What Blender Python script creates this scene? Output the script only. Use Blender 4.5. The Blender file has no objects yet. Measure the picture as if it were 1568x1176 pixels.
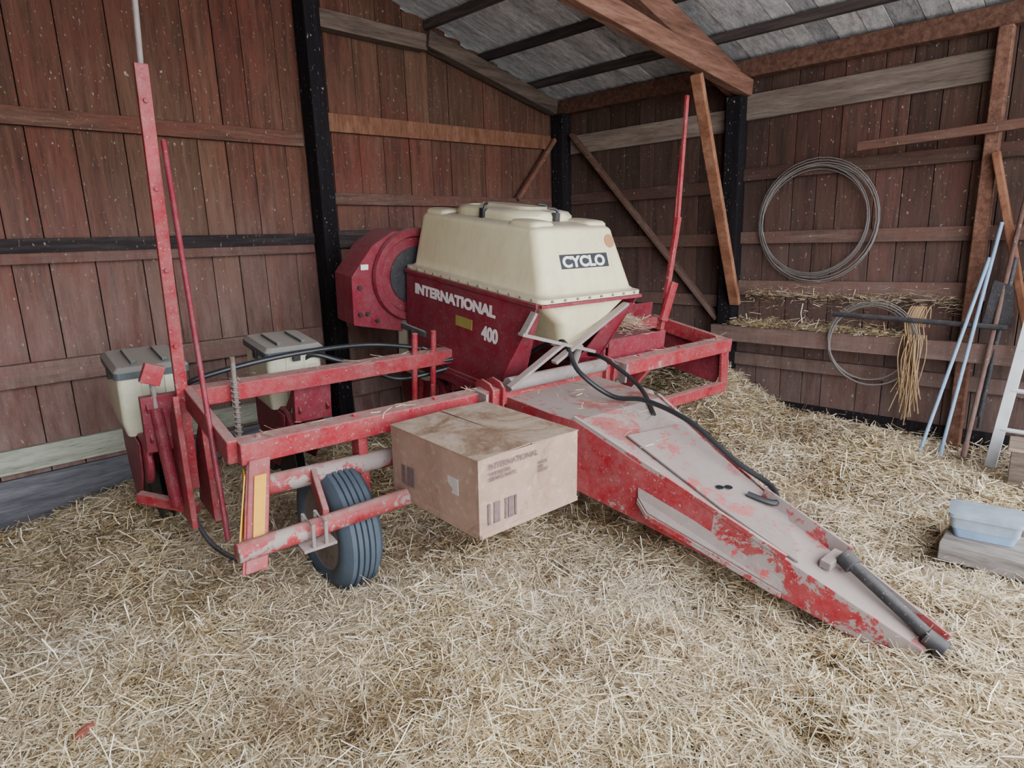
import bpy, bmesh, math, random
import numpy as np
from mathutils import Vector, Matrix, noise
random.seed(7); np.random.seed(7)
pi=math.pi
# ------------------------------------------------------------ helpers
def link(o):
    bpy.context.collection.objects.link(o); return o
class MB:
    def __init__(s): s.v=[];s.f=[];s.m=[];s.r=[]
    def add(s,vs,fs,m=0,r=None):
        b=len(s.v); s.v+= [tuple(v) for v in vs]
        if r is None: r=random.random()
        for f in fs: s.f.append([b+i for i in f]); s.m.append(m); s.r.append(r)
    def box(s,c,d,m=0,rot=None,r=None):
        x,y,z=[k/2. for k in d]
        vs=[Vector(p) for p in [(-x,-y,-z),(x,-y,-z),(x,y,-z),(-x,y,-z),(-x,-y,z),(x,-y,z),(x,y,z),(-x,y,z)]]
        if rot is not None: vs=[rot@v for v in vs]
        c=Vector(c); vs=[v+c for v in vs]
        s.add(vs,[(0,3,2,1),(4,5,6,7),(0,1,5,4),(1,2,6,5),(2,3,7,6),(3,0,4,7)],m,r)
    def box2(s,a,b,m=0,r=None):
        a=Vector(a);b=Vector(b); s.box((a+b)/2,[abs(b[i]-a[i]) for i in range(3)],m,None,r)
    def beam(s,p0,p1,w,h,m=0,up=(0,0,1),r=None):
        p0=Vector(p0);p1=Vector(p1);d=p1-p0;L=d.length;d.normalize()
        up=Vector(up)
        if abs(d.dot(up))>.98: up=Vector((0,1,0))
        sx=d.cross(up).normalized(); sz=sx.cross(d).normalized()
        R=Matrix((sx,d,sz)).transposed()
        s.box((p0+p1)/2,(w,L,h),m,R,r)
    def sweep(s,pts,rad,n=10,m=0,closed=False,r=None,smooth=0):
        pts=[Vector(p) for p in pts]
        if smooth:
            out=[];N=len(pts)
            for i in range(N if closed else N-1):
                if closed: a,b,c,d=pts[i-1],pts[i],pts[(i+1)%N],pts[(i+2)%N]
                else: a,b,c,d=pts[max(i-1,0)],pts[i],pts[i+1],pts[min(i+2,N-1)]
                for k in range(smooth):
                    t=k/smooth
                    out.append(.5*((2*b)+(c-a)*t+(2*a-5*b+4*c-d)*t*t+(3*b-a-3*c+d)*t**3))
            if not closed: out.append(pts[-1])
            pts=out
        N=len(pts); vs=[];prev=None
        for i,p in enumerate(pts):
            if closed: t=pts[(i+1)%N]-pts[i-1]
            else: t=pts[min(i+1,N-1)]-pts[max(i-1,0)]
            t.normalize()
            if prev is None:
                a=Vector((0,0,1)) if abs(t.z)<.9 else Vector((1,0,0))
                x=t.cross(a).normalized()
            else: x=(prev-t*prev.dot(t)).normalized()
            prev=x; y=t.cross(x)
            rr=rad[i] if isinstance(rad,(list,tuple)) else rad
            for k in range(n):
                an=2*pi*k/n; vs.append(p+x*math.cos(an)*rr+y*math.sin(an)*rr)
        fs=[]
        for i in range(N if closed else N-1):
            j=(i+1)%N
            for k in range(n):
                l=(k+1)%n; fs.append((i*n+k,i*n+l,j*n+l,j*n+k))
        if not closed:
            fs.append(tuple(range(n))[::-1]); fs.append(tuple((N-1)*n+k for k in range(n)))
        s.add(vs,fs,m,r)
    def rod(s,p0,p1,rad,n=14,m=0,r=None): s.sweep([p0,p1],rad,n,m,r=r)
    def prism(s,poly,axis,a,b,m=0,r=None):
        def P(u,v,w):
            return {'x':(w,u,v),'y':(u,w,v),'z':(u,v,w)}[axis]
        n=len(poly)
        vs=[P(u,v,a) for u,v in poly]+[P(u,v,b) for u,v in poly]
        fs=[tuple(range(n))[::-1],tuple(range(n,2*n))]+[(i,(i+1)%n,n+(i+1)%n,n+i) for i in range(n)]
        s.add(vs,fs,m,r)
    def plate(s,pts,t,m=0,r=None):
        t=Vector(t); n=len(pts); pts=[Vector(p) for p in pts]
        s.add([p+t for p in pts]+pts,[tuple(range(n)),tuple(range(n,2*n))[::-1]]+[(i,(i+1)%n,n+(i+1)%n,n+i) for i in range(n)],m,r)
    def lathe(s,c,axis,prof,n=32,m=0,r=None):
        vs=[]
        for (rd,o) in prof:
            for k in range(n):
                a=2*pi*k/n; u=rd*math.cos(a); v=rd*math.sin(a)
                p={'x':(o,u,v),'y':(u,o,v),'z':(u,v,o)}[axis]
                vs.append((c[0]+p[0],c[1]+p[1],c[2]+p[2]))
        fs=[]
        for i in range(len(prof)-1):
            for k in range(n):
                l=(k+1)%n; fs.append((i*n+k,i*n+l,(i+1)*n+l,(i+1)*n+k))
        fs.append(tuple(range(n))); fs.append(tuple((len(prof)-1)*n+k for k in range(n)))
        s.add(vs,fs,m,r)
    def loft(s,secs,m=0,n=8,r=None,cap=True):
        vs=[];K=4*(n+1)
        for (x0,x1,y0,y1,z,rd) in secs:
            for (cx,cy,a0) in [(x1-rd,y1-rd,0),(x0+rd,y1-rd,pi/2),(x0+rd,y0+rd,pi),(x1-rd,y0+rd,1.5*pi)]:
                for k in range(n+1):
                    a=a0+k*pi/2/n; x=cx+rd*math.cos(a);y=cy+rd*math.sin(a)
                    vs.append((x,y,z(x,y) if callable(z) else z))
        fs=[]
        for i in range(len(secs)-1):
            for k in range(K):
                l=(k+1)%K; fs.append((i*K+k,i*K+l,(i+1)*K+l,(i+1)*K+k))
        if cap: fs.append(tuple(range(K))[::-1]); fs.append(tuple((len(secs)-1)*K+k for k in range(K)))
        s.add(vs,fs,m,r)
    def obj(s,name,mats,parent=None,bevel=0,smooth=False,angle=35):
        me=bpy.data.meshes.new(name); me.from_pydata(s.v,[],s.f); me.validate()
        for mm in mats: me.materials.append(mm)
        me.polygons.foreach_set('material_index',s.m)
        at=me.attributes.new('rnd','FLOAT','FACE'); at.data.foreach_set('value',s.r)
        bm=bmesh.new();bm.from_mesh(me);bmesh.ops.recalc_face_normals(bm,faces=bm.faces);bm.to_mesh(me);bm.free()
        o=link(bpy.data.objects.new(name,me))
        if parent: o.parent=parent
        if bevel:
            b=o.modifiers.new('b','BEVEL');b.width=bevel;b.segments=2;b.limit_method='ANGLE';b.angle_limit=math.radians(50)
        if smooth:
            me.polygons.foreach_set('use_smooth',[True]*len(me.polygons))
            try:
                me.set_sharp_from_angle(angle=math.radians(angle))
            except Exception: pass
        return o
# ------------------------------------------------------------ materials
class NT:
    def __init__(s,name):
        s.mat=bpy.data.materials.new(name); s.mat.use_nodes=True; s.t=s.mat.node_tree
        s.b=s.t.nodes['Principled BSDF']; s.N=s.t.nodes; s.L=s.t.links
    def n(s,t,**k):
        x=s.N.new(t)
        for a,b in k.items(): setattr(x,a,b)
        return x
    def coord(s,scale=(1,1,1),rnd=False):
        tc=s.n('ShaderNodeTexCoord'); mp=s.n('ShaderNodeMapping'); mp.inputs['Scale'].default_value=scale
        s.L.new(tc.outputs['Object'],mp.inputs[0])
        if rnd:
            at=s.n('ShaderNodeAttribute',attribute_name='rnd'); mu=s.n('ShaderNodeMath',operation='MULTIPLY'); mu.inputs[1].default_value=37.
            s.L.new(at.outputs['Fac'],mu.inputs[0]); cb=s.n('ShaderNodeCombineXYZ')
            for i in range(3): s.L.new(mu.outputs[0],cb.inputs[i])
            s.L.new(cb.outputs[0],mp.inputs['Location'])
        return mp.outputs[0]
    def noise(s,co,scale,detail=6,rough=.6,dist=0):
        x=s.n('ShaderNodeTexNoise'); x.inputs['Scale'].default_value=scale;x.inputs['Detail'].default_value=detail;x.inputs['Roughness'].default_value=rough;x.inputs['Distortion'].default_value=dist
        s.L.new(co,x.inputs['Vector']); return x.outputs['Fac']
    def ramp(s,fac,stops):
        x=s.n('ShaderNodeValToRGB'); e=x.color_ramp.elements
        while len(e)>1: e.remove(e[-1])
        e[0].position=stops[0][0]; 
        c=stops[0][1]; e[0].color=(c if len(c)==4 else (*c,1))
        for p,c in stops[1:]:
            q=e.new(p); q.color=(*c,1) if len(c)==3 else c
        s.L.new(fac,x.inputs[0]); return x.outputs[0]
    def mix(s,fac,a,b,mode='MIX'):
        x=s.n('ShaderNodeMix',data_type='RGBA',blend_type=mode)
        for i,v in ((0,fac),(6,a),(7,b)):
            if hasattr(v,'links') : s.L.new(v,x.inputs[i])
            elif isinstance(v,(int,float)): x.inputs[i].default_value=v
            else: x.inputs[i].default_value=(*v,1)
        return x.outputs[2]
    def math(s,op,a,b=0):
        x=s.n('ShaderNodeMath',operation=op)
        for i,v in ((0,a),(1,b)):
            if hasattr(v,'links'): s.L.new(v,x.inputs[i])
            else: x.inputs[i].default_value=v
        return x.outputs[0]
    def rnd(s): return s.n('ShaderNodeAttribute',attribute_name='rnd').outputs['Fac']
    def col(s,c):
        if hasattr(c,'links'): s.L.new(c,s.b.inputs['Base Color'])
        else: s.b.inputs['Base Color'].default_value=(*c,1)
    def fin(s,rough=.8,metal=0,bump=None,bs=.3,bd=.01,spec=None):
        s.b.inputs['Roughness'].default_value=rough; s.b.inputs['Metallic'].default_value=metal
        if spec is not None: s.b.inputs['Specular IOR Level'].default_value=spec
        if bump is not None:
            x=s.n('ShaderNodeBump');x.inputs['Strength'].default_value=bs;x.inputs['Distance'].default_value=bd
            s.L.new(bump,x.inputs['Height']);s.L.new(x.outputs[0],s.b.inputs['Normal'])
        return s.mat
    def upmask(s,lo=.5,hi=.95):
        g=s.n('ShaderNodeNewGeometry'); sp=s.n('ShaderNodeSeparateXYZ'); s.L.new(g.outputs['Normal'],sp.inputs[0])
        m=s.n('ShaderNodeMapRange'); m.inputs[1].default_value=lo;m.inputs[2].default_value=hi; s.L.new(sp.outputs[2],m.inputs[0]); return m.outputs[0]
def wood(name,cs,stretch=(14,14,.9),paint=None,paint_amt=.5,dust=None,specks=False,second=None,var=(.65,1.25)):
    t=NT(name); co=t.coord(stretch,True); g=t.noise(co,1.6,8,.65,.4); fine=t.noise(co,7,4,.7)
    c=t.ramp(g,[(.25,cs[0]),(.5,cs[1]),(.75,cs[2])])
    if paint:
        c2=t.coord(tuple(k*.25+.4 for k in stretch),True); p=t.noise(c2,2.2,6,.7,.3)
        pm=t.ramp(p,[(.5-paint_amt*.25,(0,0,0)),(.58-paint_amt*.05,(1,1,1))])
        c=t.mix(pm,c,paint)
    if second:
        bn=t.noise(t.coord((.6,.6,.35)),1.3,4,.6); c=t.mix(t.ramp(bn,[(.42,(0,0,0)),(.62,(.8,.8,.8))]),c,t.ramp(g,[(.25,tuple(k*.4 for k in second)),(.7,second)]))
    r=t.rnd(); c=t.mix(1.0,c,t.ramp(r,[(0,(var[0],)*3),(1,(var[1],var[1]*.97,var[1]*.94))]),'MULTIPLY')
    c=t.mix(t.ramp(fine,[(.3,(.45,.45,.45)),(.5,(0,0,0))]),c,(.015,.009,.008))
    if dust:
        tc=t.n('ShaderNodeTexCoord'); sp=t.n('ShaderNodeSeparateXYZ'); t.L.new(tc.outputs['Object'],sp.inputs[0])
        m=t.n('ShaderNodeMapRange'); m.inputs[1].default_value=2.4;m.inputs[2].default_value=.3; t.L.new(sp.outputs[2],m.inputs[0])
        n=t.noise(t.coord((2.5,2.5,.5)),3,8,.8)
        n=t.ramp(n,[(.3,(.1,.1,.1)),(.7,(1,1,1))])
        f=t.math('MULTIPLY',m.outputs[0],t.math('MULTIPLY',n,dust[1]))
        c=t.mix(f,c,dust[0])
    if specks:
        sn=t.noise(t.coord((1,1,.6)),34,2,.6); c=t.mix(t.ramp(sn,[(.69,(0,0,0)),(.74,(.6,.6,.6))]),c,(.4,.34,.3))
        s2=t.noise(t.coord((1,1,.45),False),70,2,.5); c=t.mix(t.ramp(s2,[(.68,(0,0,0)),(.75,(.5,.5,.5))]),c,(.3,.24,.2))
    t.col(c); return t.fin(.92,bump=g,bs=.4,bd=.012,spec=.15)
m_wallwood=wood('barn_board_red',[(.028,.013,.01),(.08,.034,.024),(.155,.076,.054)],paint=(.115,.039,.027),paint_amt=.3,dust=((.3,.21,.19),.85),specks=True,second=(.13,.075,.048),var=(.75,1.15))
m_wallR=wood('barn_board_brown',[(.02,.012,.01),(.058,.033,.026),(.115,.068,.054)],paint=(.08,.037,.029),paint_amt=.3,dust=((.19,.14,.125),.65),specks=True,second=(.085,.056,.043),var=(.7,1.2))
m_girt=wood('girt_wood',[(.035,.02,.015),(.11,.06,.043),(.2,.12,.09)],stretch=(1.2,14,14),paint=(.13,.052,.036),paint_amt=.3,dust=((.3,.22,.2),.8),specks=True)
m_girtShade=wood('girt_wood_shaded',[(.015,.012,.012),(.038,.03,.03),(.085,.066,.062)],stretch=(1.2,14,14),specks=True)  # shade on the girt put into its colour
m_girtY=wood('girt_wood_y',[(.03,.018,.014),(.085,.05,.039),(.16,.108,.086)],stretch=(14,1.2,14),paint=(.09,.045,.033),paint_amt=.3,dust=((.22,.165,.15),.7),specks=True)
m_dark=wood('dark_timber',[(.005,.0045,.005),(.011,.009,.011),(.022,.019,.021)],specks=True)
m_pale=wood('pale_timber',[(.1,.075,.06),(.2,.155,.125),(.3,.24,.2)],stretch=(14,1.2,14))
m_plank=wood('weathered_plank',[(.1,.09,.085),(.22,.2,.19),(.34,.31,.29)],stretch=(14,1.2,14))
m_rake=wood('rake_timber',[(.05,.037,.03),(.12,.088,.07),(.19,.145,.115)],stretch=(1.2,14,14))
m_green=wood('pale_green_board',[(.2,.22,.17),(.38,.4,.33),(.5,.51,.44)],stretch=(1.2,14,14))
m_grayb=wood('gray_board',[(.06,.06,.07),(.15,.15,.17),(.27,.27,.29)],stretch=(1.2,14,14))
m_orange=wood('orange_timber',[(.1,.042,.022),(.21,.095,.055),(.3,.16,.1)],stretch=(9,3,2))
m_rafter=wood('rafter_timber',[(.055,.028,.02),(.13,.064,.044),(.21,.12,.088)],stretch=(1.2,14,14))
m_roof=wood('roof_boards',[(.18,.18,.18),(.42,.42,.43),(.65,.65,.65)],stretch=(.9,14,14))
m_purlin=wood('purlin_wood',[(.03,.025,.022),(.07,.055,.05),(.13,.1,.09)],stretch=(14,1.2,14))
m_black_core=wood('backing',[(.006,.004,.004),(.01,.007,.006),(.014,.01,.008)])
def painted(name,base,worn,amt=.5,rust=(.1,.045,.03),dustc=(.4,.31,.28),dust=.6,rough=.5,scale=5,haze=.55):
    t=NT(name); co=t.coord(); n1=t.noise(co,scale,12,.75,.3); n2=t.noise(co,scale*4,6,.7)
    c=t.mix(t.ramp(t.noise(co,2.3,3),[(.3,(0,0,0)),(.7,(1,1,1))]),base,tuple(k*.65 for k in base))
    c=t.mix(t.ramp(n1,[(.66-amt*.3,(0,0,0)),(.675-amt*.3,(1,1,1))]),c,worn)
    c=t.mix(t.ramp(n2,[(.66,(0,0,0)),(.72,(.8,.8,.8))]),c,rust)
    d=t.math('MULTIPLY',t.upmask(),t.math('MULTIPLY',t.ramp(n2,[(.25,(.3,.3,.3)),(.6,(1,1,1))]),dust))
    c=t.mix(d,c,dustc)
    n3=t.noise(co,9,8,.8); c=t.mix(t.ramp(n3,[(.38,(0,0,0)),(.85,(haze,haze,haze))]),c,dustc)
    sp=t.noise(co,60,2,.5); c=t.mix(t.ramp(sp,[(.64,(0,0,0)),(.72,(.5,.5,.5))]),c,dustc)
    t.col(c); return t.fin(rough,bump=n2,bs=.1,bd=.004,spec=.3)
m_red=painted('worn_red_paint',(.31,.009,.022),(.26,.19,.175),.1,haze=.4,dust=.65)
m_redchip=painted('chipped_red_paint',(.31,.01,.02),(.25,.205,.19),.5,haze=.35,scale=3.4)
m_redworn=painted('very_worn_red_paint',(.33,.013,.02),(.255,.205,.19),.7,dustc=(.33,.265,.24),scale=2.8,dust=.4)
m_redpanel=painted('faded_red_panel',(.2,.008,.024),(.22,.11,.1),.0,dustc=(.28,.17,.17),dust=.5,haze=.42)
m_gray=painted('gray_primer',(.24,.195,.18),(.32,.015,.02),.36,dustc=(.32,.26,.24),dust=.4)
m_steel=painted('dusty_steel',(.22,.19,.18),(.13,.09,.07),.2)
m_darksteel=painted('dark_steel',(.022,.022,.027),(.05,.04,.04),.2,dust=.3,dustc=(.2,.18,.17),haze=.3)
m_rim=painted('rim_gray',(.15,.13,.115),(.08,.05,.035),.3)
def simple(name,c,rough=.6,var=.25,metal=0,scale=8,dust=0):
    t=NT(name); n=t.noise(t.coord(),scale,6,.7)
    cc=t.mix(t.ramp(n,[(.3,(0,0,0)),(.7,(1,1,1))]),c,tuple(k*(1-var) for k in c))
    if dust: cc=t.mix(t.math('MULTIPLY',t.upmask(.3,.9),dust),cc,(.42,.36,.31))
    t.col(cc); return t.fin(rough,metal,bump=n,bs=.1,bd=.003)
m_rubber=simple('tire_rubber',(.06,.083,.11),.75,.3)
m_hose=simple('black_hose',(.015,.017,.02),.45)
m_yellow=simple('yellow_reflector',(.75,.36,.02),.5)
m_ylab=simple('side_label',(.3,.25,.06),.5)
m_black=simple('label_black',(.01,.012,.018),.5,.1)
m_white=simple('label_white',(.75,.72,.69),.6,.2)
m_orangelab=simple('round_sticker',(.38,.18,.08),.6)
m_lid=simple('seed_box_lid',(.07,.09,.095),.5,.4,dust=.65)
m_box_cream=simple('seed_box_cream',(.68,.65,.48),.5,.35,scale=4,dust=.4)
m_wire=simple('rusty_wire',(.17,.155,.145),.6)
m_blue=simple('blue_pole',(.22,.33,.48),.5)
m_tub=simple('tub_plastic',(.3,.36,.43),.5,.4)
m_whitepipe=simple('white_pipe',(.66,.67,.7),.4)
m_alu=simple('ladder_aluminium',(.62,.64,.67),.4)
m_twine=simple('twine',(.36,.23,.12),.9)
m_cob=simple('cob_red',(.28,.07,.05),.9)
def m_cream_():
    t=NT('hopper_cream'); co=t.coord(); n=t.noise(co,3,6,.7); n2=t.noise(t.coord((6,6,1)),2,6,.7)
    c=t.mix(t.ramp(n,[(.3,(0,0,0)),(.75,(1,1,1))]),(.68,.62,.4),(.56,.48,.29))
    c=t.mix(t.ramp(n2,[(.48,(0,0,0)),(.8,(.5,.5,.5))]),c,(.38,.3,.21))
    c=t.mix(t.math('MULTIPLY',t.upmask(.5,.95),t.ramp(n,[(.3,(.55,.55,.55)),(.6,(.9,.9,.9))])),c,(.33,.27,.225))
    t.col(c); return t.fin(.42,bump=n,bs=.05)
m_cream=m_cream_()
def m_card_():
    t=NT('cardboard'); co=t.coord(); n=t.noise(co,4,6,.7)
    c=t.mix(t.ramp(n,[(.3,(0,0,0)),(.75,(1,1,1))]),(.35,.23,.17),(.23,.14,.1))
    up=t.upmask(.7,.95)
    st=t.noise(co,3.2,7,.75,.6)
    c=t.mix(up,c,t.ramp(st,[(.3,(.11,.06,.035)),(.43,(.22,.14,.09)),(.52,(.34,.25,.185)),(.7,(.44,.35,.28))]))
    c=t.mix(t.ramp(t.noise(co,22,3),[(.55,(0,0,0)),(.75,(.5,.5,.5))]),c,(.46,.37,.31))
    c=t.mix(t.ramp(t.noise(co,3.1,8,.8,1.2),[(.54,(0,0,0)),(.66,(.6,.6,.6))]),c,(.14,.085,.06))
    t.col(c); return t.fin(.85,bump=n,bs=.5,bd=.015)
m_card=m_card_(); m_ink=simple('carton_ink',(.17,.11,.11),.9,.5,scale=30)
m_paper=simple('paper_tag',(.46,.43,.4),.9)
def m_straw_(name):
    t=NT(name); r=t.rnd()
    c=t.ramp(r,[(0,(.12,.075,.04)),(.2,(.34,.24,.12)),(.5,(.62,.48,.26)),(.8,(.78,.67,.45)),(1,(.9,.85,.73))])
    big=t.noise(t.coord(),.9,5,.6); c=t.mix(t.ramp(big,[(.4,(.0,.0,.0)),(.65,(.5,.5,.5))]),c,(.66,.58,.48))
    b2=t.noise(t.coord(),1.6,6,.7,.4); c=t.mix(t.ramp(b2,[(.53,(0,0,0)),(.66,(.72,.72,.72))]),c,(.23,.145,.08))
    t.col(c); return t.fin(.6,spec=.3)
m_straw=m_straw_('straw')
def m_ground_():
    t=NT('straw_chaff'); co=t.coord(); a=t.noise(co,45,4,.8,1.5); b=t.noise(co,1.1,6,.65)
    c=t.ramp(a,[(.3,(.05,.033,.02)),(.45,(.17,.115,.07)),(.6,(.38,.29,.19)),(.75,(.6,.52,.4))])
    c=t.mix(t.ramp(b,[(.35,(.6,.6,.6)),(.55,(0,0,0))]),c,(.13,.085,.06))
    t.col(c); return t.fin(.95,bump=a,bs=.8,bd=.02)
m_ground=m_ground_()
m_out=simple('bounce_ground',(.6,.59,.57),.95)  # unseen ground outside, kept pale to bounce light onto the roof
# ------------------------------------------------------------ floor height
rs=np.random.RandomState(3)
W=[(rs.uniform(1.5,11),rs.uniform(0,2*pi),rs.uniform(0,2*pi)) for _ in range(20)]
W2=[(rs.uniform(14,34),rs.uniform(0,2*pi),rs.uniform(0,2*pi)) for _ in range(14)]
DIPS=[(rs.uniform(.6,4.2),rs.uniform(.5,3.4),rs.uniform(.05,.12),rs.uniform(.025,.055)) for _ in range(34)]
def H(x,y):
    x=np.asarray(x,dtype=float);y=np.asarray(y,dtype=float); z=0*x
    for k,a,p in W: z=z+np.sin(k*(x*math.cos(a)+y*math.sin(a))+p)*(.023/math.sqrt(k))
    for k,a,p in W2: z=z+np.sin(k*(x*math.cos(a)+y*math.sin(a))+p)*.0022
    g=lambda cx,cy,s,h: h*np.exp(-((x-cx)**2+(y-cy)**2)/(2*s*s))
    z=z+g(5.75,2.95,.35,.4)+g(5.6,3.7,.4,.3)+g(5.9,1.9,.25,.08)+g(4.9,3.9,.5,.15)+g(5.3,2.9,.3,.16)
    z=z-g(2.6,1.35,.16,.04)-g(1.1,2.2,.2,.03)-g(1.6,2.85,.22,.05)
    for cx,cy,s,h in DIPS: z=z-g(cx,cy,s,h)
    return z
xs=np.linspace(-4,6.1,420);ys=np.linspace(-1.5,5.18,290)
X,Y=np.meshgrid(xs,ys);Z=H(X,Y)
vs=np.stack([X.ravel(),Y.ravel(),Z.ravel()],1); nx=len(xs)
fs=[(j*nx+i,j*nx+i+1,(j+1)*nx+i+1,(j+1)*nx+i) for j in range(len(ys)-1) for i in range(nx-1)]
me=bpy.data.meshes.new('floor');me.from_pydata(vs.tolist(),[],fs);me.materials.append(m_ground)
me.polygons.foreach_set('use_smooth',[True]*len(me.polygons))
floor=link(bpy.data.objects.new('floor',me))
b=MB(); b.box2((-30,-30,-.3),(30,-1.5,-.1)); b.box2((-30,-1.5,-.3),(30,30,-.12)); b.obj('ground_outside',[m_out])  # unseen slabs, put in to bounce daylight indoors
def straw(name,x,y,z,lift,pitch_s,lmin,lmax,wid):
    n=len(x); th=np.random.uniform(0,2*pi,n)+.0; ph=np.random.normal(0,1,n)*pitch_s
    L=lmin+(lmax-lmin)*np.random.beta(1.2,3.0,n); bend=np.random.normal(0,.3,n)
    d=np.stack([np.cos(th)*np.cos(ph),np.sin(th)*np.cos(ph),np.sin(ph)],1)
    s=np.stack([-np.sin(th),np.cos(th),np.random.normal(0,.5,n)],1); s/=np.linalg.norm(s,axis=1)[:,None]
    c=np.stack([x,y,z+lift+np.abs(np.sin(ph))*L*.5],1)
    w=(wid*np.random.uniform(.5,1.4,n))[:,None]
    perp=np.stack([-np.sin(th),np.cos(th),0*th],1)
    p0=c-d*L[:,None]/2+perp*(bend*L*.2)[:,None]; p1=c.copy(); p2=c+d*L[:,None]/2+perp*(bend*L*.2)[:,None]
    V=np.stack([p0-s*w/2,p0+s*w/2,p1-s*w/2,p1+s*w/2,p2-s*w/2,p2+s*w/2],1)
    V[:,:,0]=np.minimum(V[:,:,0],6.1); V[:,:,1]=np.minimum(V[:,:,1],5.17); V=V.reshape(-1,3)
    base=(np.arange(n)*6)[:,None]
    F=np.concatenate([base+np.array([0,1,3,2]),base+np.array([2,3,5,4])],1).reshape(-1,4)
    me=bpy.data.meshes.new(name); me.vertices.add(len(V)); me.vertices.foreach_set('co',V.ravel())
    me.loops.add(F.size); me.loops.foreach_set('vertex_index',F.ravel().astype(np.int32))
    me.polygons.add(len(F)); me.polygons.foreach_set('loop_start',np.arange(0,F.size,4,dtype=np.int32)); me.polygons.foreach_set('loop_total',np.full(len(F),4,dtype=np.int32))
    me.update(); me.validate()
    at=me.attributes.new('rnd','FLOAT','FACE'); at.data.foreach_set('value',np.repeat(np.random.uniform(0,1,n),2).astype(np.float32))
    me.materials.append(m_straw)
    return link(bpy.data.objects.new(name,me))
MW=Matrix.Translation((3.1,2.74,.85))@Matrix.Rotation(math.radians(-6),4,'Z')@Matrix.Rotation(math.radians(7),4,'X')
n=480000
r=np.random.uniform(1.1,8.8,n); a=np.radians(np.random.uniform(-1,91,n))
x=r*np.cos(a);y=r*np.sin(a); k=(x<6.05)&(y<5.12); x=x[k];y=y[k];r=r[k]
nn=2600; rx=np.random.normal(5.9,.02,nn); ry=np.concatenate([np.random.uniform(1.3,2.85,nn//2),np.random.normal(2.5,.15,nn//4),np.random.normal(1.9,.2,nn-nn//2-nn//4)]); rz=.85+0*rx+np.random.exponential(.014,nn)
nw=1100; wx=np.random.normal(6.06,.012,nw); wy=np.random.uniform(1.0,2.8,nw); wz=1.13+np.random.exponential(.02,nw)*np.random.choice([1,-2],nw)
# straw lying on the machine (heap behind the funnel, scraps on the bars and tongue)
ml=[]
for _ in range(5200):
    u=random.gauss(.98,.16);v=random.gauss(.5,.13); ml.append((u,v,.12+.16*math.exp(-((u-.98)**2/.05+(v-.5)**2/.035))+random.random()*.02))
for _ in range(110): ml.append((random.uniform(-1.9,2.0),random.gauss(0,.025),.008))
for _ in range(110): ml.append((random.uniform(-1.9,2.0),.75+random.gauss(0,.025),.055))
for _ in range(90): 
    v=random.uniform(-1.0,-.1); ml.append((random.uniform(-.3,.3),v,-.02 if v>-.6 else -.02-.29*(-v-.6)))
mw=np.array([tuple(MW@Vector(q)) for q in ml]); nm=len(mw)
X_=np.concatenate([x,rx,wx,mw[:,0]]);Y_=np.concatenate([y,ry,wy,mw[:,1]]);Z_=np.concatenate([H(x,y),rz,wz,mw[:,2]]); R_=np.concatenate([r,4+0*rx,3.5+0*wx,np.full(nm,3.)])
ntot=len(X_); lift=np.random.exponential(.012,ntot); lift[-nm:]*=.3; lift[-nm:-nm+5200]*=2
pit=np.where(np.random.rand(ntot)<.12,.5,.15)
straw('straw_bedding',X_,Y_,Z_,lift,pit,.025,.2,.0019+.0007*R_)
# ------------------------------------------------------------ shell
roofz=lambda x:3.25+.26*(6.12-x)
b=MB(); x=-4.
while x<6.12:
    w=min(random.uniform(.17,.3),6.14-x); o=random.uniform(0,.012)
    z1=roofz(x+w/2)
    b.box2((x+.003,5.2+o,-.1),(x+w-.003,5.225+o,z1)); x+=w
b.prism([(-4,-.1),(6.14,-.1),(6.14,roofz(6.14)),(-4,roofz(-4))],'y',5.24,5.27,1)
def girtL(x0,x1,z0,z1,m,d=.05,dz=0): 
    b.beam((x0,5.2-d/2,(z0+z1)/2),(x1,5.2-d/2,(z0+z1)/2+dz),d,z1-z0,m)
girtL(-4,2.8,2.5,2.61,2,dz=.03); girtL(-4,2.8,1.74,1.83,3,.08); girtL(-4,2.8,1.67,1.75,2,.06); girtL(-4,2.8,.9,1.05,2,.06,-.02)  # dark upper strip is painted shade, brown girt below it
girtL(-4,2.8,.34,.5,4,.04,-.03); girtL(-4,3.0,-.1,.28,5,.03)
girtL(3.0,5.9,2.67,2.82,6,.05,.05); girtL(3.0,5.9,2.07,2.17,2); girtL(3.0,5.9,1.7,1.85,3,.05); girtL(3,5.9,1.0,1.12,2)
girtL(3.0,5.9,.34,.48,2)
girtL(3.0,4.1,3.46,3.6,7,.12)
b.obj('wall_left',[m_wallwood,m_black_core,m_girt,m_girtShade,m_green,m_grayb,m_orange,m_rake],bevel=.003)
b=MB(); y=-1.5
while y<5.2:
    w=min(random.uniform(.17,.32),5.22-y); o=random.uniform(0,.012)
    b.box2((6.12+o,y+.003,-.1),(6.145+o,y+w-.003,3.25)); y+=w
b.box2((6.16,-1.5,-.1),(6.19,5.25,3.2),1)
def girtR(y0,y1,z0,z1,m,d=.05,dz=0,off=0):
    b.beam((6.12-d/2-off,y0,(z0+z1)/2),(6.12-d/2-off,y1,(z0+z1)/2+dz),d,z1-z0,m)
girtR(5.0,3.1,2.66,2.86,4,.05); girtR(2.9,1.0,2.74,2.96,4,.05,.02)
girtR(2.9,-1.5,2.2,2.31,2,.05,.03); girtR(2.9,-1.5,1.62,1.73,2); girtR(2.9,.9,1.13,1.27,3,.05,.03); girtR(2.9,-1.5,.44,.56,2)
girtR(3.05,-1.5,.7,.85,2,.06,.02,.2); girtR(2.9,-1.5,-.1,.12,5,.04)
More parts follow.
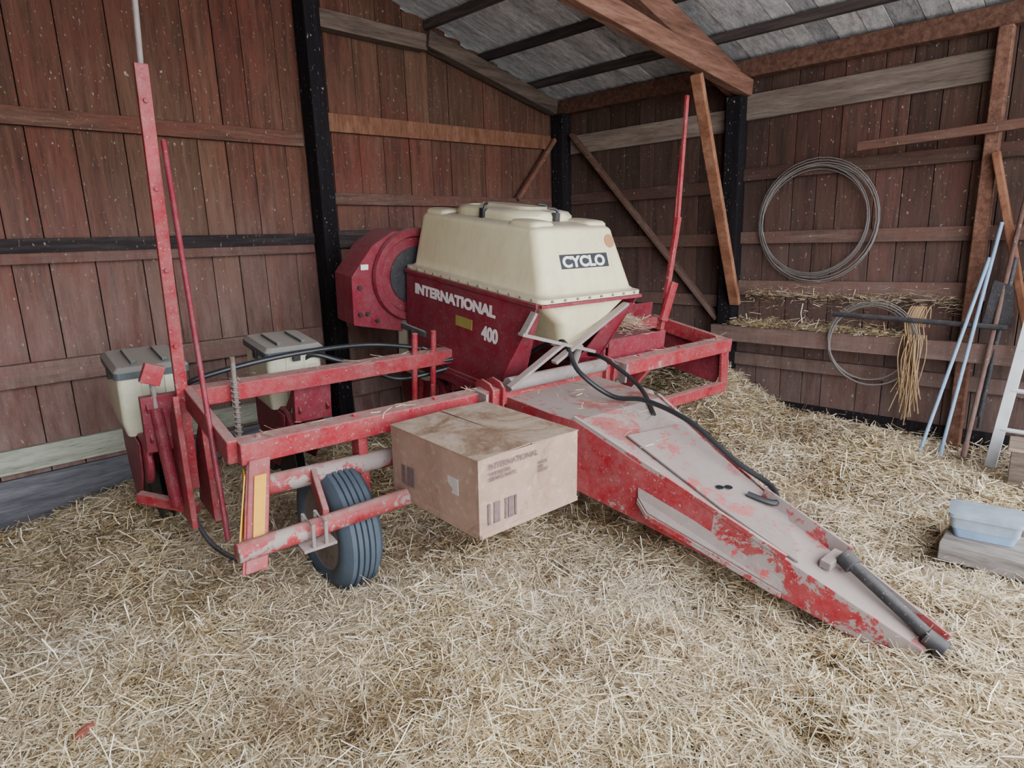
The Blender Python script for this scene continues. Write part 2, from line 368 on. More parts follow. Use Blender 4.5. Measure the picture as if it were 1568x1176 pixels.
girtR(5,3.1,2.1,2.22,2); girtR(5,3.1,1.6,1.72,2); girtR(5,3.1,1.0,1.12,2); girtR(5,3.1,.44,.56,2)
girtR(5.2,-1.5,3.1,3.25,6,.12)
b.obj('wall_right',[m_wallR,m_black_core,m_girtY,m_girtY,m_pale,m_dark,m_rafter],bevel=.003)
b=MB(); y=-1.5
while y<5.2:
    w=.27; b.box2((-4.03,y+.003,-.1),(-4,y+w-.003,roofz(-4))); y+=w
b.obj('wall_far',[m_wallwood])
b=MB(); x=-4.
while x<-1.9:
    w=.26; b.box2((x+.003,-1.53,-.1),(x+w-.003,-1.5,roofz(x+w))); x+=w
b.obj('light_block_wall',[m_wallwood])  # unseen wall, added to keep light off the left foreground
b=MB(); y=-1.6
while y<5.35:
    w=random.uniform(.16,.26); z=random.uniform(0,.01)
    b.add([(-4.3,y,roofz(-4.3)+z),(6.5,y,roofz(6.5)+z),(6.5,y+w-.006,roofz(6.5)+z),(-4.3,y+w-.006,roofz(-4.3)+z),
           (-4.3,y,roofz(-4.3)+z+.03),(6.5,y,roofz(6.5)+z+.03),(6.5,y+w-.006,roofz(6.5)+z+.03),(-4.3,y+w-.006,roofz(-4.3)+z+.03)],
          [(0,3,2,1),(4,5,6,7),(0,1,5,4),(1,2,6,5),(2,3,7,6),(3,0,4,7)]); y+=w
b.add([(-4.3,-1.6,roofz(-4.3)+.06),(6.5,-1.6,roofz(6.5)+.06),(6.5,5.4,roofz(6.5)+.06),(-4.3,5.4,roofz(-4.3)+.06)],[(0,1,2,3)],1)
for i in range(14):
    px=5.57-.69*i; b.beam((px,-1.6,roofz(px)-.04),(px,5.19,roofz(px)-.04),.06,.07,2)
b.obj('ceiling',[m_roof,m_black_core,m_purlin])
def timber(name,segs,mats,bevel=.008):
    b=MB()
    for sgm in segs: b.beam(*sgm)
    return b.obj(name,mats,bevel=bevel)
timber('support_post',[((2.9,5.1,-.05),(2.9,5.1,roofz(2.9)-.1),.14,.18,0,(0,1,0))],[m_dark])
timber('support_post',[((6.03,5.1,-.05),(6.03,5.1,3.1),.16,.16,0,(0,1,0))],[m_dark])
timber('support_post',[((6.03,2.96,-.05),(6.03,2.96,2.95),.16,.15,0,(0,1,0))],[m_dark])
timber('support_post',[((6.03,.97,-.05),(6.03,.97,3.1),.1,.09,0,(0,1,0))],[m_rafter])
timber('roof_rafter',[((6.1,3.0,roofz(6.1)-.2),(-4,3.0,roofz(-4)-.2),.14,.2,0)],[m_rafter])
timber('tie_beam',[((6.1,2.9,3.02),(-4,2.9,4.05),.1,.15,0)],[m_rafter])
timber('rake_log',[((4.1,5.1,3.56),(5.9,5.1,3.16),.12,.15,0)],[m_rake])
timber('diagonal_brace',[((5.1,2.87,3.0),(5.95,2.85,1.05),.05,.1,0,(0,1,0))],[m_orange])
timber('diagonal_brace',[((6.04,4.95,2.87),(6.04,3.07,.88),.04,.1,0,(1,0,0))],[m_girtY])
timber('diagonal_brace',[((5.94,5.13,2.83),(5.3,5.13,2.15),.05,.06,0,(0,1,0))],[m_girt])
timber('diagonal_brace',[((5.95,.93,2.25),(5.98,.6,.95),.05,.08,0,(1,0,0))],[m_orange])
timber('wall_shelf_rail',[((5.9,1.85,2.38),(5.95,-.2,2.46),.06,.07,0)],[m_girtY])
def coil(name,cy,cz,r,turns,x=6.04):
    b=MB(); pts=[]
    N=turns*36
    for i in range(N):
        a=2*pi*i/36; rr=r*(1+.07*math.sin(i*.13)+.05*math.sin(i*.037+1)); 
        pts.append((x-.02*math.sin(i*.05)-.012*(i/N),cy+rr*math.cos(a)*.98,cz+rr*math.sin(a)*1.0-.01*math.sin(i*.05)))
    b.sweep(pts,.0042,6)
    return b.obj(name,[m_wire],smooth=True)
coil('wire_coil',2.2,1.8,.49,9); coil('wire_coil',1.6,.8,.33,6,5.83)
b=MB()
for i in range(40):
    yy=1.28+random.gauss(0,.035); pts=[(5.82+random.gauss(0,.012),yy,.9),(5.8+random.gauss(0,.02),yy+random.gauss(0,.02),.7),(5.82+random.gauss(0,.02),yy+random.gauss(0,.05),random.uniform(.15,.5))]
    b.sweep(pts,.004,4,smooth=4)
for i in range(24):
    yy=1.28+random.gauss(0,.03); b.sweep([(5.84,yy,.86),(5.82,yy+.02,1.0),(5.86,yy-.01,1.12),(5.93,yy,.95)],.005,4,smooth=4)
b.obj('twine_hank',[m_twine])
def pole(name,p0,p1,r,m):
    b=MB(); b.rod(p0,p1,r); b.sweep([p0,(Vector(p0)+(Vector(p1)-Vector(p0))*.05)],r*1.25,12); return b.obj(name,[m],smooth=True)
pole('leaning_pole',(5.5,1.1,.0),(5.86,.87,1.5),.013,m_blue)
pole('leaning_pole',(5.62,.98,.0),(5.9,.83,1.75),.013,m_blue)
pole('leaning_pole',(5.75,.85,.0),(5.92,.7,2.1),.016,m_girt)
# aluminium ladder leaning at the right
b=MB()
L0=Vector((5.6,.66,.0));L1=Vector((5.86,.46,2.3));off=Vector((-.02,-.38,0))
b.beam(L0,L1,.025,.07,0,(0,1,0)); b.beam(L0+off,L1+off,.025,.07,0,(0,1,0))
for k in range(1,8):
    p=L0+(L1-L0)*(k/8.); b.rod(p,p+off,.016,10)
b.obj('ladder',[m_alu],bevel=.003)
b=MB(); b.rod((5.86,.8,.3),(5.9,.72,1.5),.018); b.rod((5.9,.8,.2),(5.94,.74,1.7),.014)
b.prism([(.86,1.0),(.68,1.0),(.7,1.3),(.82,1.34)],'x',5.84,5.85)
b.rod((5.8,1.9,1.03),(5.8,.7,1.0),.02)
b.obj('hand_tools',[m_darksteel],smooth=True)
b=MB()
b.box((3.98,.12,.05),(.34,1.0,.1),rot=Matrix.Rotation(.02,3,'Z')); b.box((4.3,.0,.1),(.2,1.0,.09),rot=Matrix.Rotation(-.05,3,'Z'))
b.obj('wood_planks',[m_plank],bevel=.006)
b=MB(); b.box((5.3,.32,.14),(.3,.4,.28),rot=Matrix.Rotation(.1,3,'Z')); b.box((5.3,.32,.29),(.34,.44,.02),rot=Matrix.Rotation(.1,3,'Z')); b.obj('wooden_crate',[m_pale],bevel=.006)
# corn cob on the floor
zc=float(H(.28,2.58)); b=MB()
cp=[]; 
for k in range(9): cp.append((.25+.01*k,2.55+.006*k,zc+.025))
b.sweep(cp,[.006,.012,.015,.016,.016,.015,.013,.01,.004],10)
b.obj('corn_cob',[m_cob],smooth=True)
# ------------------------------------------------------------ planter
P=bpy.data.objects.new('seed_planter',None); link(P)
P.matrix_world=MW
b=MB()
b.beam((-2.0,0,-.05),(2.06,0,-.05),.11,.11)           # front bar
b.beam((-2.03,.75,0),(2.06,.75,0),.1,.1)               # rear bar
b.beam((-2.02,-.0,-.05),(-2.02,.78,-.0),.05,.12)
b.beam((2.02,-.0,-.05),(2.02,.78,-.0),.05,.12)
for xx in (.62,1.2): b.beam((xx,.02,-.04),(xx,.75,0),.06,.06)
b.plate([(-1.97,-.07,-.1),(-1.93,.06,-.1),(-2.06,-.27,-.44),(-2.13,-.42,-.44)],(-.015,0,0))
b.plate([(-1.97,-.07,-.08),(-1.87,-.07,-.08),(-2.03,-.42,-.44),(-2.13,-.42,-.44)],(0,.015,0))
b.rod((-2.14,-.36,-.36),(-1.0,-.34,-.34),.045,m=1)      # lower tube
b.rod((-1.95,-.03,-.24),(-1.05,-.03,-.27),.052,m=1)          # upper tube
b.beam((-1.72,-.33,-.33),(-1.66,-.05,-.25),.03,.1)
b.beam((-1.1,-.33,-.33),(-1.1,.0,-.12),.04,.1)
b.beam((2.04,0,-.05),(2.08,-.02,-.45),.1,.03)
b.beam((2.08,-.02,-.43),(1.2,-.02,-.43),.06,.09)
for xx in (-.5,.5):
    for s in (-1,1): b.prism([(-.09,-.16),(.09,-.16),(.09,.03),(.03,.06),(-.05,.05),(-.09,.02)],'x',xx+s*.04-.008,xx+s*.04+.008)
for xx in (-1.9,-1.4,-.9,.9,1.4,1.9): b.rod((xx,-.0,.0),(xx,-.0,.02),.014,8)
b.obj('toolbar_frame',[m_red,m_redchip],P,bevel=.006,smooth=True)
b=MB()
b.rod((-.42,-.07,.03),(.42,-.07,.03),.045,18); b.rod((.95,-.1,-.3),(.95,.05,-.3),.06)
b.obj('cross_tube',[m_steel],P,smooth=True)
b=MB()
def pl(f): return -.07-.35*f, -.08-.36*f
y1,z1=pl(.14); y2,z2=pl(.72)
b.plate([(-1.97,y1-.012,z1),(-1.915,y1-.012,z1),(-2.01,y2-.012,z2),(-2.06,y2-.012,z2)],(0,.006,0),0)
b.plate([(-2.005,y1+.01,z1),(-1.985,y1+.09,z1),(-2.07,y2+.08,z2),(-2.11,y2,z2)],(-.006,0,0),0)
b.obj('reflector',[m_yellow],P)
b=MB()
for xx in (-1.82,-1.76): 
    b.sweep([(xx,-.42,-.42),(xx,-.42,-.3),(xx,-.30,-.3),(xx,-.30,-.44)],.01,8)
b.beam((-1.87,-.36,-.42),(-1.71,-.36,-.42),.14,.015)
for xx in (-.62,.62): b.beam((xx,-.06,.02),(xx,-.06,-.12),.14,.02,0,(1,0,0))
b.obj('clamps',[m_steel],P,bevel=.003)
def wheel(xx,yy,zz,name):
    b=MB(); R=.345; w=.1; q=R/.31
    prof=[(.19*q,-w*.8),(.2*q,-w),(.24*q,-w*1.12),(.275*q,-w*1.05),(.298*q,-w*.8)]
    for k in range(5):
        c=-w*.62+k*w*.31
        prof+=[(R-.004 if k in(0,4) else R,c-.012),(R-.004 if k in(0,4) else R,c+.009),(R-.015,c+.011),(R-.015,c+.016)]
    prof+=[(.298*q,w*.8),(.275*q,w*1.05),(.24*q,w*1.12),(.2*q,w),(.19*q,w*.8)]
    b.lathe((xx,yy,zz),'x',prof,64)
    b.obj(name+'_tire',[m_rubber],P,smooth=True,angle=50)
    b=MB(); 
    b.lathe((xx,yy,zz),'x',[(.2*q,-w*.9),(.195*q,-w*.92),(.18*q,-.03),(.12,-.02),(.1,-.045),(.05,-.05),(.045,-.1),(.03,-.1)],40)
    b.lathe((xx,yy,zz),'x',[(.2*q,w*.9),(.18*q,.06),(.1,.05),(.05,.1)],40)
    for k in range(5):
        a=2*pi*k/5; b.rod((xx-.06,yy+.075*math.cos(a),zz+.075*math.sin(a)),(xx-.03,yy+.075*math.cos(a),zz+.075*math.sin(a)),.01,8)
    b.obj(name+'_rim',[m_rim],P,smooth=True)
    b=MB(); s=1
    b.beam((xx+s*.16,yy,zz),(xx+s*.16,.02,-.1),.05,.09); b.rod((xx,yy,zz),(xx+s*.18,yy,zz),.03); b.obj(name+'_arm',[m_red],P,bevel=.004)
wheel(-1.53,-.03,-.58,'wheel_left'); wheel(.85,.35,-.58,'wheel_right')
b=MB()
b.beam((-2.05,.75,-.55),(-2.06,.75,1.66),.06,.035,0,(0,1,0)); b.rod((-2.06,.75,1.6),(-2.03,.72,2.9),.013,m=1)
b.rod((-2.0,.75,1.33),(-2.08,.0,-.5),.013,m=3)
b.prism([(.55,-.7),(.9,-.7),(.85,-.2),(.65,.05)],'x',-2.12,-2.09); b.prism([(.6,-.72),(.92,-.72),(.85,-.3),(.7,-.1)],'x',-1.99,-1.96)
b.rod((-2.18,.8,-.05),(-2.15,.72,-.62),.033,m=3); b.rod((-2.18,.81,.15),(-2.18,.8,-.05),.015,m=1)
b.beam((-2.2,.78,.1),(-2.16,.78,.2),.04,.1,0,(1,0,0))
b.sweep([(-2.1,.7,-.62),(-2.05,.5,-.78),(-1.95,.3,-.82),(-1.88,.3,-.72)],.014,8,2,smooth=6)
b.beam((-2.3,.95,-.62),(-2.05,.7,-.66),.05,.06,0)
for zz in (.3,.7,1.1,1.5): b.rod((-2.06,.73,zz),(-2.06,.72,zz),.012,8)
b.obj('marker_arm_left',[m_red,m_steel,m_darksteel,m_redpanel],P,bevel=.003)
b=MB()
b.beam((1.38,.2,-.1),(1.37,.15,1.0),.045,.03,0,(0,1,0)); b.beam((1.37,.15,.95),(1.36,.2,1.85),.03,.02,0,(0,1,0)); b.rod((1.36,.2,1.5),(1.72,.4,.1),.009,m=0)
b.beam((1.34,.15,.2),(1.42,.15,.5),.08,.03,0,(0,1,0))
b.obj('marker_arm_right',[m_red],P,bevel=.003)
b=MB()
b.prism([(-.02,-.1),(.8,-.06),(.8,-.38),(.05,-.42)],'x',2.06,2.08)
b.beam((.75,.75,.08),(1.95,.75,.08),.02,.22,0)
b.prism([(.8,-.45),(1.25,-.35),(1.15,.15),(.8,.2)],'y',.7,.68)
b.box2((.64,.12,.08),(1.34,.7,.095)); b.box2((.64,.12,-.2),(.66,.7,.1)); b.box2((.68,.11,-.12),(1.34,.125,.13))
b.obj('right_end_frame',[m_redpanel],P,bevel=.004)
def unit(xx,i):
    b=MB(); yb=1.25
    hw=.18
    b.loft([(xx-hw*.88,xx+hw*.88,yb-.17,yb+.2,-.3,.03),(xx-hw,xx+hw,yb-.2,yb+.23,-.2,.03),(xx-hw,xx+hw,yb-.2,yb+.23,.07,.03)],m=1)
    b.loft([(xx-hw-.015,xx+hw+.015,yb-.215,yb+.245,.06,.03),(xx-hw-.015,xx+hw+.015,yb-.215,yb+.245,.1,.03),(xx-hw+.01,xx+hw-.01,yb-.19,yb+.22,.125,.03)],m=2)
    b.beam((xx-.08,yb-.15,.135),(xx-.08,yb+.15,.135),.03,.02,2); b.beam((xx+.08,yb-.15,.135),(xx+.08,yb+.15,.135),.03,.02,2)
    b.box((xx,yb-.22,.06),(.05,.02,.06),3); b.box((xx-hw-.01,yb,.05),(.02,.05,.06),3)
    b.beam((xx-.06,yb-.2,-.26),(xx-.06,yb-.2,.05),.01,.012,1); b.beam((xx+.06,yb-.2,-.26),(xx+.06,yb-.2,.05),.01,.012,1)
    for s in (-1,1):
        b.prism([(.95,-.3),(1.5,-.3),(1.48,-.5),(1.3,-.75),(1.12,-.72),(.98,-.5)],'x',xx+s*.13-.006,xx+s*.13+.006,0)
        b.beam((xx+s*.09,.78,-.02),(xx+s*.09,1.05,-.35),.015,.05,0); b.beam((xx+s*.09,.78,-.2),(xx+s*.09,1.05,-.5),.015,.05,0)
        b.lathe((xx+s*.03,1.25,-.75),'x',[(.19,-.003),(.19,.003)],36,3)
    b.prism([(.79,.02),(.84,.02),(.84,-.3),(.79,-.3)],'x',xx-.12,xx+.12,0)
    b.lathe((xx-.1,1.02,-.42),'x',[(.14,-.02),(.15,-.01),(.15,.01),(.14,.02)],32,0)
    b.lathe((xx,1.6,-.82),'x',[(.14,-.04),(.15,-.03),(.15,.03),(.14,.04)],32,3)
    b.beam((xx,1.3,-.5),(xx,1.6,-.82),.06,.05,0)
    b.lathe((xx+.05,.98,-.4),'x',[(.08,-.06),(.08,.06)],20,3); b.rod((xx+.1,.98,-.1),(xx+.1,.96,-.55),.03,m=3)
    b.sweep([(xx-.05,1.02,-.1),(xx-.02,.92,-.02),(xx+.1,.88,-.1),(xx+.08,.95,-.35)],.018,8,3,smooth=6)
    b.obj('row_unit_%d'%i,[m_redpanel,m_box_cream,m_lid,m_darksteel],P,bevel=.003,smooth=True)
for i,xx in enumerate((-2.13,-1.3,-.12,.38,1.15,1.9)): unit(xx,i+1)
b=MB()
for (xx,yy) in ((-1.8,.66),):
    b.rod((xx,yy,.22),(xx,yy,-.32),.014)
    pts=[(xx+.02*math.cos(k*.7),yy+.02*math.sin(k*.7),.1-.4*k/120) for k in range(120)]
    b.sweep(pts,.004,5)
b.obj('spring_rods',[m_rim],P,smooth=True)
# hopper ----------------
b=MB()
S=[(-.3,.6,-.2,1.36,.535,.05),(-.3,.6,-.2,1.36,.56,.05),(-.275,.575,-.175,1.335,.565,.06)]
for t in (0,.15,.3,.5,.7,.85,1.0):
    S.append((-.26+.05*t,.56-.07*t,-.155+.14*t,1.32-.02*t,.58+.33*t,.07))
S+=[(-.205,.485,-.01,1.295,.93,.07),(-.195,.475,.0,1.285,.945,.07),(-.175,.455,.02,1.265,.957,.065),(-.14,.42,.06,1.23,.965,.065),(-.05,.33,.15,1.1,.972,.07)]
b.loft(S,n=8)
b.loft([(-.27,.57,-.16,1.3,.54,.06),(-.24,.52,-.15,1.25,.5,.07),(-.07,.36,-.13,.6,.37,.07),(-.02,.28,-.1,.4,.3,.06),(.02,.24,-.06,.3,.2,.06)],n=8)
b.obj('hopper',[m_cream],P,smooth=True,angle=50)
b=MB()
for (x0,x1,y0,y1) in ((-.19,.0,.03,.3),(.27,.47,.03,.3),(-.19,.02,1.0,1.27),(.27,.47,1.0,1.27)):
    b.loft([(x0,x1,y0,y1,.93,.05),(x0+.005,x1-.005,y0+.005,y1-.005,.97,.05),(x0+.02,x1-.02,y0+.02,y1-.02,.985,.045),(x0+.05,x1-.05,y0+.05,y1-.05,.99,.03)])
b.obj('hopper_shoulders',[m_cream],P,smooth=True,angle=60)
b=MB()
b.loft([(-.13,.42,.22,1.06,.96,.2),(-.13,.42,.22,1.06,1.0,.2),(-.11,.4,.24,1.04,1.025,.19),(-.06,.35,.29,.99,1.035,.17),(-.05,.34,.3,.98,1.025,.16),(.0,.3,.34,.94,1.03,.15),(.02,.28,.36,.92,1.05,.13)],n=10)
b.obj('hopper_lid',[m_cream],P,smooth=True,angle=40)
b=MB()
for (xx,yy) in ((-.13,.62),(.15,.21),(.43,.62)):
    b.box((xx,yy,.99),(.04,.04,.07)); b.sweep([(xx,yy,.97),(xx+.01,yy,1.04),(xx+.05*(1 if xx<.1 else -1),yy+.03,1.055)],.01,8,smooth=4)
b.obj('lid_latches',[m_hose],P)
b=MB()
for xx in (-.3,.6):
    b.prism([(1.33,.53),(-.17,.53),(-.14,.46),(.16,-.06),(.22,-.14),(1.3,-.14)],'x',xx-.006,xx+.006)
b.prism([(-.3,.53),(.6,.53),(.6,-.1),(-.3,-.1)],'y',1.32,1.335)
b.plate([(-.3,-.14,.46),(-.3,.2,-.1),(-.05,.2,-.1),(-.22,-.1,.46)],(0,.01,0)); b.plate([(.6,-.14,.46),(.6,.2,-.1),(.35,.2,-.1),(.52,-.1,.46)],(0,.01,0))
b.beam((-.305,-.17,.52),(-.305,1.34,.52),.025,.025); b.beam((-.305,.2,-.12),(-.305,1.3,-.14),.04,.03)
b.beam((-.3,-.19,.52),(.6,-.19,.52),.025,.02)
b.obj('hopper_side_panel',[m_redpanel],P,bevel=.003)
b=MB()
b.beam((-.4,-.14,.36),(.24,-.14,.17),.02,.05,0,(0,1,0)); b.beam((-.45,-.12,.03),(-.06,-.15,.26),.02,.05,0,(0,1,0)); b.beam((-.13,-.16,.15),(.5,-.16,.47),.02,.05,0,(0,1,0))
b.beam((-.3,-.14,.48),(-.38,-.14,.36),.02,.05,0,(0,1,0)); b.rod((.13,-.12,.22),(.13,-.06,.02),.025)
b.obj('hopper_struts',[m_steel],P,bevel=.003)
b=MB()
for k in range(14): b.rod((-.312,-.12+k*.107,.55),(-.3,-.12+k*.107,.55),.008,8)
for k in range(8): b.rod((-.22+k*.105,-.212,.55),(-.22+k*.105,-.2,.55),.008,8)
b.obj('flange_bolts',[m_steel],P)
def text(body,size,mat,mtx,name,sx=1,ext=.002,bold=.0):
    cu=bpy.data.curves.new(name,'FONT');cu.body=body;cu.size=size;cu.extrude=ext;cu.offset=bold
    cu.materials.append(mat);cu.align_x='LEFT'
    o=link(bpy.data.objects.new(name,cu)); o.parent=P
    o.matrix_local=mtx@Matrix.Diagonal((sx,1,1,1)); return o
ML=Matrix(((0,0,-1,0),(-1,0,0,0),(0,1,0,0),(0,0,0,1)))
text('INTERNATIONAL',.098,m_white,Matrix.Translation((-.307,1.2,.375))@ML,'side_lettering',1.27,bold=.005,ext=.001)
text('400',.125,m_white,Matrix.Translation((-.307,.36,.21))@ML,'side_number',.9,bold=.005,ext=.001)
b=MB(); b.box2((-.309,.66,.24),(-.305,.47,.31)); b.obj('side_sticker',[m_ylab],P)
sl=math.atan(.14/.33)
MF=Matrix.Translation((0,-.155+.14*.45,.58+.33*.45))@Matrix.Rotation(pi/2-sl,4,'X')
b=MB(); b.box((.15,0.03,.002),(.42,.09,.004)); o=b.obj('brand_plate',[m_black],P,bevel=.001); o.matrix_local=MF
text('CYCLO',.092,m_white,MF@Matrix.Translation((-.045,-.003,.004)),'brand_lettering',1.22,bold=.004,ext=.001)
b=MB(); b.lathe((.41,.15,.0),'z',[(.045,-.003),(.045,.003)],28); o=b.obj('round_sticker',[m_orangelab],P); o.matrix_local=MF
b=MB()
b.prism([(-.71,.12),(-.3,.03),(-.2,.8),(-.38,.8),(-.55,.7),(-.72,.48)],'y',1.4,1.68,0)
b.lathe((-.2,1.4,.47),'y',[(.35,0),(.36,-.02),(.35,-.05),(.3,-.05),(.29,-.02),(.1,-.02)],40,0)
b.lathe((-.2,1.37,.47),'y',[(.22,0),(.22,-.005)],40,1)
for (xx,zz) in ((-.66,.2),(-.6,.2),(-.66,.4),(-.52,.14)): b.rod((xx,1.38,zz),(xx,1.41,zz),.016,10,1)
b.box((-.62,1.39,.55),(.06,.01,.04),2)
b.obj('seed_drum_housing',[m_redpanel,m_darksteel,m_white],P,bevel=.004,smooth=True)
b=MB()
for xx in (-.45,-.6): b.rod((xx,.72,-.3),(xx,.72,.2),.02)
for xx in (-.25,.55):
    b.beam((xx,1.2,-.1),(xx,1.2,-.6),.08,.08); b.beam((xx,.3,-.1),(xx,.3,-.3),.08,.2)
b.beam((-.28,.0,-.12),(-.28,1.3,-.16),.08,.1,1); b.beam((.55,.0,-.12),(.55,1.3,-.16),.08,.1,1)
b.obj('hopper_stand',[m_red,m_redpanel],P,bevel=.004)
# tongue ----------------
sec=[(.06,.41,-.06,-.5),(-.45,.4,-.04,-.46),(-.62,.38,-.03,-.44),(-1.0,.31,-.14,-.47),(-1.45,.22,-.27,-.52),(-1.75,.16,-.35,-.56),(-2.05,.11,-.43,-.6),(-2.38,.05,-.52,-.63)]
b=MB(); vs=[]
for (yy,hw,zt,zb) in sec: vs+=[(-hw,yy,zt),(-hw,yy,zb),(hw,yy,zb),(hw,yy,zt)]
top=[];oth=[];tip=[]
for i in range(len(sec)-1):
    a=i*4;c=a+4
    for k in range(4):
        l=(k+1)%4; (top if k==3 else (tip if i>=4 else oth)).append((a+k,a+l,c+l,c+k))
oth+= [(0,1,2,3)]; tip+=[tuple(len(vs)-4+k for k in range(4))[::-1]]
nb=len(b.v); b.v+=vs
for fl,mi in ((oth,0),(top,1),(tip,2)):
    for f in fl: b.f.append([nb+i for i in f]); b.m.append(mi); b.r.append(.5)
b.obj('tongue_body',[m_red,m_redworn,m_redchip],P,bevel=.006)
b=MB()
b.plate([(-.2,-.85,-.085),(.24,-.9,-.1),(.17,-1.62,-.31),(-.13,-1.85,-.37),(-.17,-1.45,-.265)],(0,0,.012),0)
b.plate([(-.27,-1.0,-.22),(-.32,-1.06,-.33),(-.335,-1.14,-.38),(-.165,-1.82,-.53),(-.125,-1.76,-.39)],(0,0,.01),0)
b.plate([(-.32,-1.06,-.33),(-.335,-1.14,-.38),(-.165,-1.82,-.53),(-.165,-1.82,-.56),(-.335,-1.14,-.41),(-.32,-1.06,-.36)],(-.006,0,0),1)
b.beam((-.37,-.6,-.02),(-.15,-1.8,-.355),.02,.025,1); b.beam((.37,-.6,-.02),(.16,-1.75,-.345),.02,.02,1)
b.obj('tongue_top_plate',[m_gray,m_redchip],P,bevel=.003)
b=MB()
for (xx,yy) in ((-.0,-1.38),(-.05,-1.36)):
    zz=-.1-.29*(abs(yy)-.9)+.018; b.lathe((xx,yy,zz),'z',[(.02,-.002),(.02,.002)],20)
b.obj('tongue_hole_discs',[m_black],P)  # flat black discs painted for the darkness inside the holes
b=MB()
b.rod((.05,-2.0,-.35),(.0,-2.42,-.5),.028,m=0); b.rod((.055,-1.96,-.335),(.045,-2.02,-.36),.042,m=0)
b.sweep([(.0,-2.36,-.485),(0,-2.44,-.51)],.038,14,0)
b.beam((-.02,-2.4,-.54),(-.02,-2.55,-.6),.03,.05,0); b.beam((.05,-2.4,-.52),(.05,-2.52,-.58),.02,.05,0)
b.beam((-.04,-1.93,-.37),(.1,-1.93,-.36),.05,.04,2)
b.beam((.13,-1.5,-.25),(.15,-1.95,-.37),.012,.09,1); b.beam((.11,-1.98,-.4),(.07,-2.42,-.52),.012,.1,1)
b.obj('hitch_jack',[m_darksteel,m_redworn,m_steel],P,bevel=.003,smooth=True)
b=MB()
b.sweep([(.0,.3,.05),(.02,-.05,.25),(-.05,-.3,.12),(.05,-.5,.0),(.12,-.7,.02),(.15,-1.0,-.02),(.17,-1.3,-.15),(.2,-1.5,-.22),(.12,-1.58,-.26),(.05,-1.46,-.24)],.015,10,smooth=8)
b.sweep([(.35,.0,.1),(.3,-.2,.12),(.3,-.5,.02),(.15,-.75,-.06)],.014,10,smooth=8)
b.sweep([(-.3,.7,-.02),(-.7,.8,-.05),(-1.0,.95,.0),(-1.2,1.05,.05),(-1.3,1.1,-.1)],.018,10,smooth=8)
b.sweep([(-.3,.75,-.1),(-.65,.85,-.15),(-.95,.9,-.02),(-1.15,1.05,-.05)],.018,10,smooth=8)
b.sweep([(-.3,.9,.0),(-.8,1.0,.08),(-1.4,.95,.1),(-1.9,1.0,.02),(-2.05,1.1,-.1)],.016,10,smooth=8)
b.sweep([(.3,.6,-.1),(.6,.8,-.15),(1.0,.9,-.05),(1.2,1.1,-.1)],.016,10,smooth=8)
b.obj('hoses',[m_hose],P,smooth=True)
b=MB()
b.beam((-1.16,-.3,-.34),(-1.16,-.86,-.335),.04,.04); b.beam((-.82,-.3,-.34),(-.8,-.86,-.335),.04,.04); b.beam((-1.22,-.62,-.335),(-.7,-.62,-.335),.03,.03)
b.obj('carrier_arms',[m_red],P,bevel=.004)
# ------------------------------------------------------------ carton
CB=bpy.data.objects.new('cardboard_box',None);link(CB)
CB.matrix_world=Matrix.Translation((2.08,2.31,.455))@Matrix.Rotation(math.radians(-4),4,'Z')@Matrix.Rotation(math.radians(1.5),4,'X')
b=MB()
def wallgrid(o,u,v,nu,nv):
    o=Vector(o);u=Vector(u);v=Vector(v);nn_=u.cross(v).normalized();vs=[]
    for j in range(nv+1):
        for i in range(nu+1):
            p=o+u*(i/nu)+v*(j/nv); f=math.sin(pi*i/nu)*math.sin(pi*j/nv)
            p=p+nn_*(noise.noise(p*4.0)*.022*f); vs.append(p)
    b.add(vs,[(j*(nu+1)+i,j*(nu+1)+i+1,(j+1)*(nu+1)+i+1,(j+1)*(nu+1)+i) for j in range(nv) for i in range(nu)],0,.5)
A,B_,Hh=.315,.36,.365
wallgrid((-A,-B_,0),(2*A,0,0),(0,0,Hh),10,6);wallgrid((A,-B_,0),(0,2*B_,0),(0,0,Hh),10,6);wallgrid((A,B_,0),(-2*A,0,0),(0,0,Hh),10,6);wallgrid((-A,B_,0),(0,-2*B_,0),(0,0,Hh),10,6)
wallgrid((-A,-B_,Hh-.004),(2*A,0,0),(0,2*B_,0),10,10);wallgrid((-A,B_,0),(2*A,0,0),(0,-2*B_,0),2,2)
b.obj('carton_body',[m_card],CB,smooth=True,angle=40)
b=MB()
b.plate([(-.318,-.364,.361),(-.004,-.364,.372),(-.002,.364,.366),(-.318,.364,.361)],(0,0,.005)); b.plate([(.003,-.364,.368),(.319,-.364,.361),(.319,.364,.361),(.004,.364,.37)],(0,0,.005))
b.box2((-.318,-.364,-.01),(-.3,.364,.02));b.box2((-.318,-.364,-.01),(.318,-.35,.015)); b.obj('carton_flaps',[m_card],CB,bevel=.002)
def btext(body,size,p,face,name,sx=1):
    cu=bpy.data.curves.new(name,'FONT');cu.body=body;cu.size=size;cu.extrude=.0006;cu.offset=.0005;cu.materials.append(m_ink)
    o=link(bpy.data.objects.new(name,cu));o.parent=CB
    o.matrix_local=Matrix.Translation(p)@(Matrix.Rotation(pi/2,4,'X') if face=='f' else ML)@Matrix.Diagonal((sx,1,1,1))
btext('INTERNATIONAL',.038,(-.26,-.369,.31),'f','print_maker',1); btext('HARVESTER\nSERVICE PARTS',.024,(-.26,-.369,.28),'f','print_lines',1)
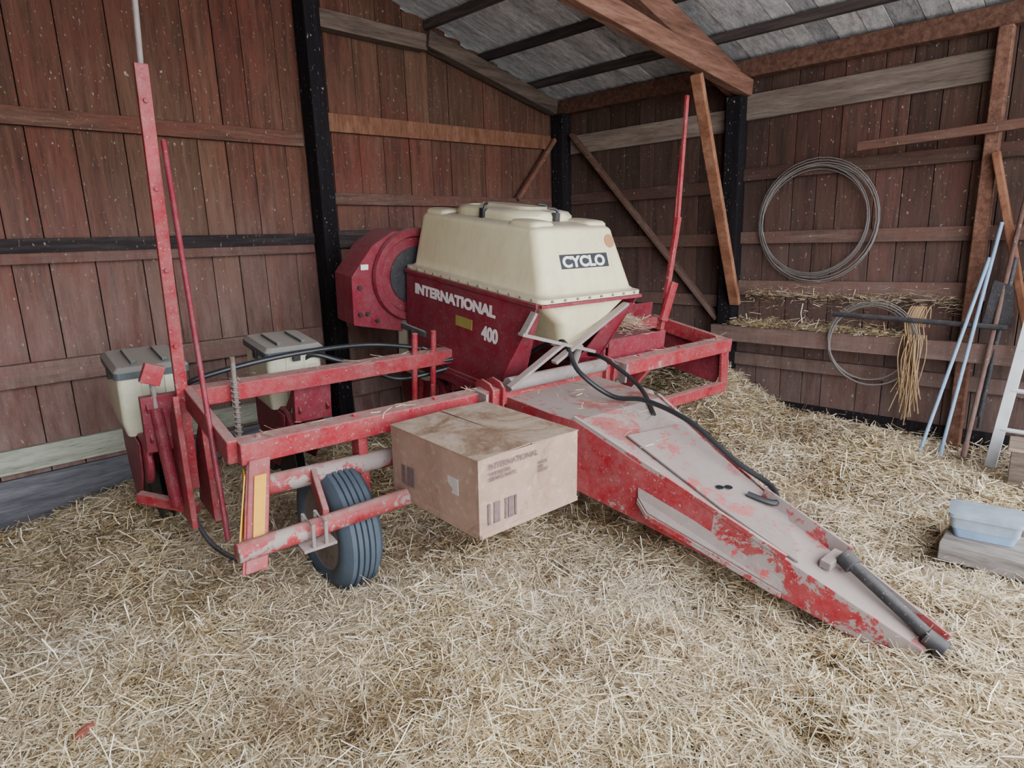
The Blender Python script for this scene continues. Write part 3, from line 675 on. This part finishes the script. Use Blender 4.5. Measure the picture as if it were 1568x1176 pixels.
btext('PARTS\n400\nDEPOT',.02,(.04,-.369,.26),'f','print_block',1)
b=MB()
for xx,w_ in ((-.27,.014),(-.235,.035),(-.17,.012),(-.15,.03),(-.11,.012)): b.box2((xx,-.3685,.05),(xx+w_,-.366,.15))
b.box2((-.3225,.26,.08),(-.3205,.23,.18));b.box2((-.3225,.21,.08),(-.3205,.15,.18)); b.obj('print_blocks',[m_ink],CB)
b=MB(); b.box2((-.323,-.22,.16),(-.321,-.14,.24)); b.obj('paper_tag',[m_paper],CB)
# ------------------------------------------------------------ plastic tub
T=bpy.data.objects.new('plastic_tub',None);link(T);T.matrix_world=Matrix.Translation((4.03,.46,.103))@Matrix.Rotation(.15,4,'Z')
b=MB(); b.loft([(-.09,.09,-.13,.13,0,.03),(-.1,.1,-.15,.15,.07,.03)]); b.obj('tub_body',[m_blue],T,smooth=True)
b=MB(); b.loft([(-.1,.1,-.15,.15,.05,.03),(-.105,.105,-.155,.155,.115,.03),(-.12,.12,-.165,.165,.115,.03),(-.12,.12,-.165,.165,.135,.03),(-.09,.09,-.13,.13,.14,.03)]); b.obj('tub_lid',[m_tub],T,smooth=True)
# ------------------------------------------------------------ light
w=bpy.data.worlds.new('overcast_sky');bpy.context.scene.world=w;w.use_nodes=True
bg=w.node_tree.nodes['Background'];bg.inputs[0].default_value=(.9,.94,1,1);bg.inputs[1].default_value=10.5
# ------------------------------------------------------------ camera
th=math.atan(294/1280.)
fw=Vector((math.cos(pi/4)*math.cos(th),math.sin(pi/4)*math.cos(th),-math.sin(th)))
r0=Vector((1,-1,0)).normalized();u0=r0.cross(fw)
Rv=(r0-0.03*u0).normalized();Uv=(u0+0.03*r0).normalized()
cam=bpy.data.cameras.new('camera');co=link(bpy.data.objects.new('camera',cam))
M3=Matrix((Rv,Uv,-fw)).transposed()
co.matrix_world=Matrix.Translation((0,0,1.75))@M3.to_4x4()
cam.sensor_width=36;cam.lens=36*1280/2048.;cam.clip_start=.05
bpy.context.scene.camera=co
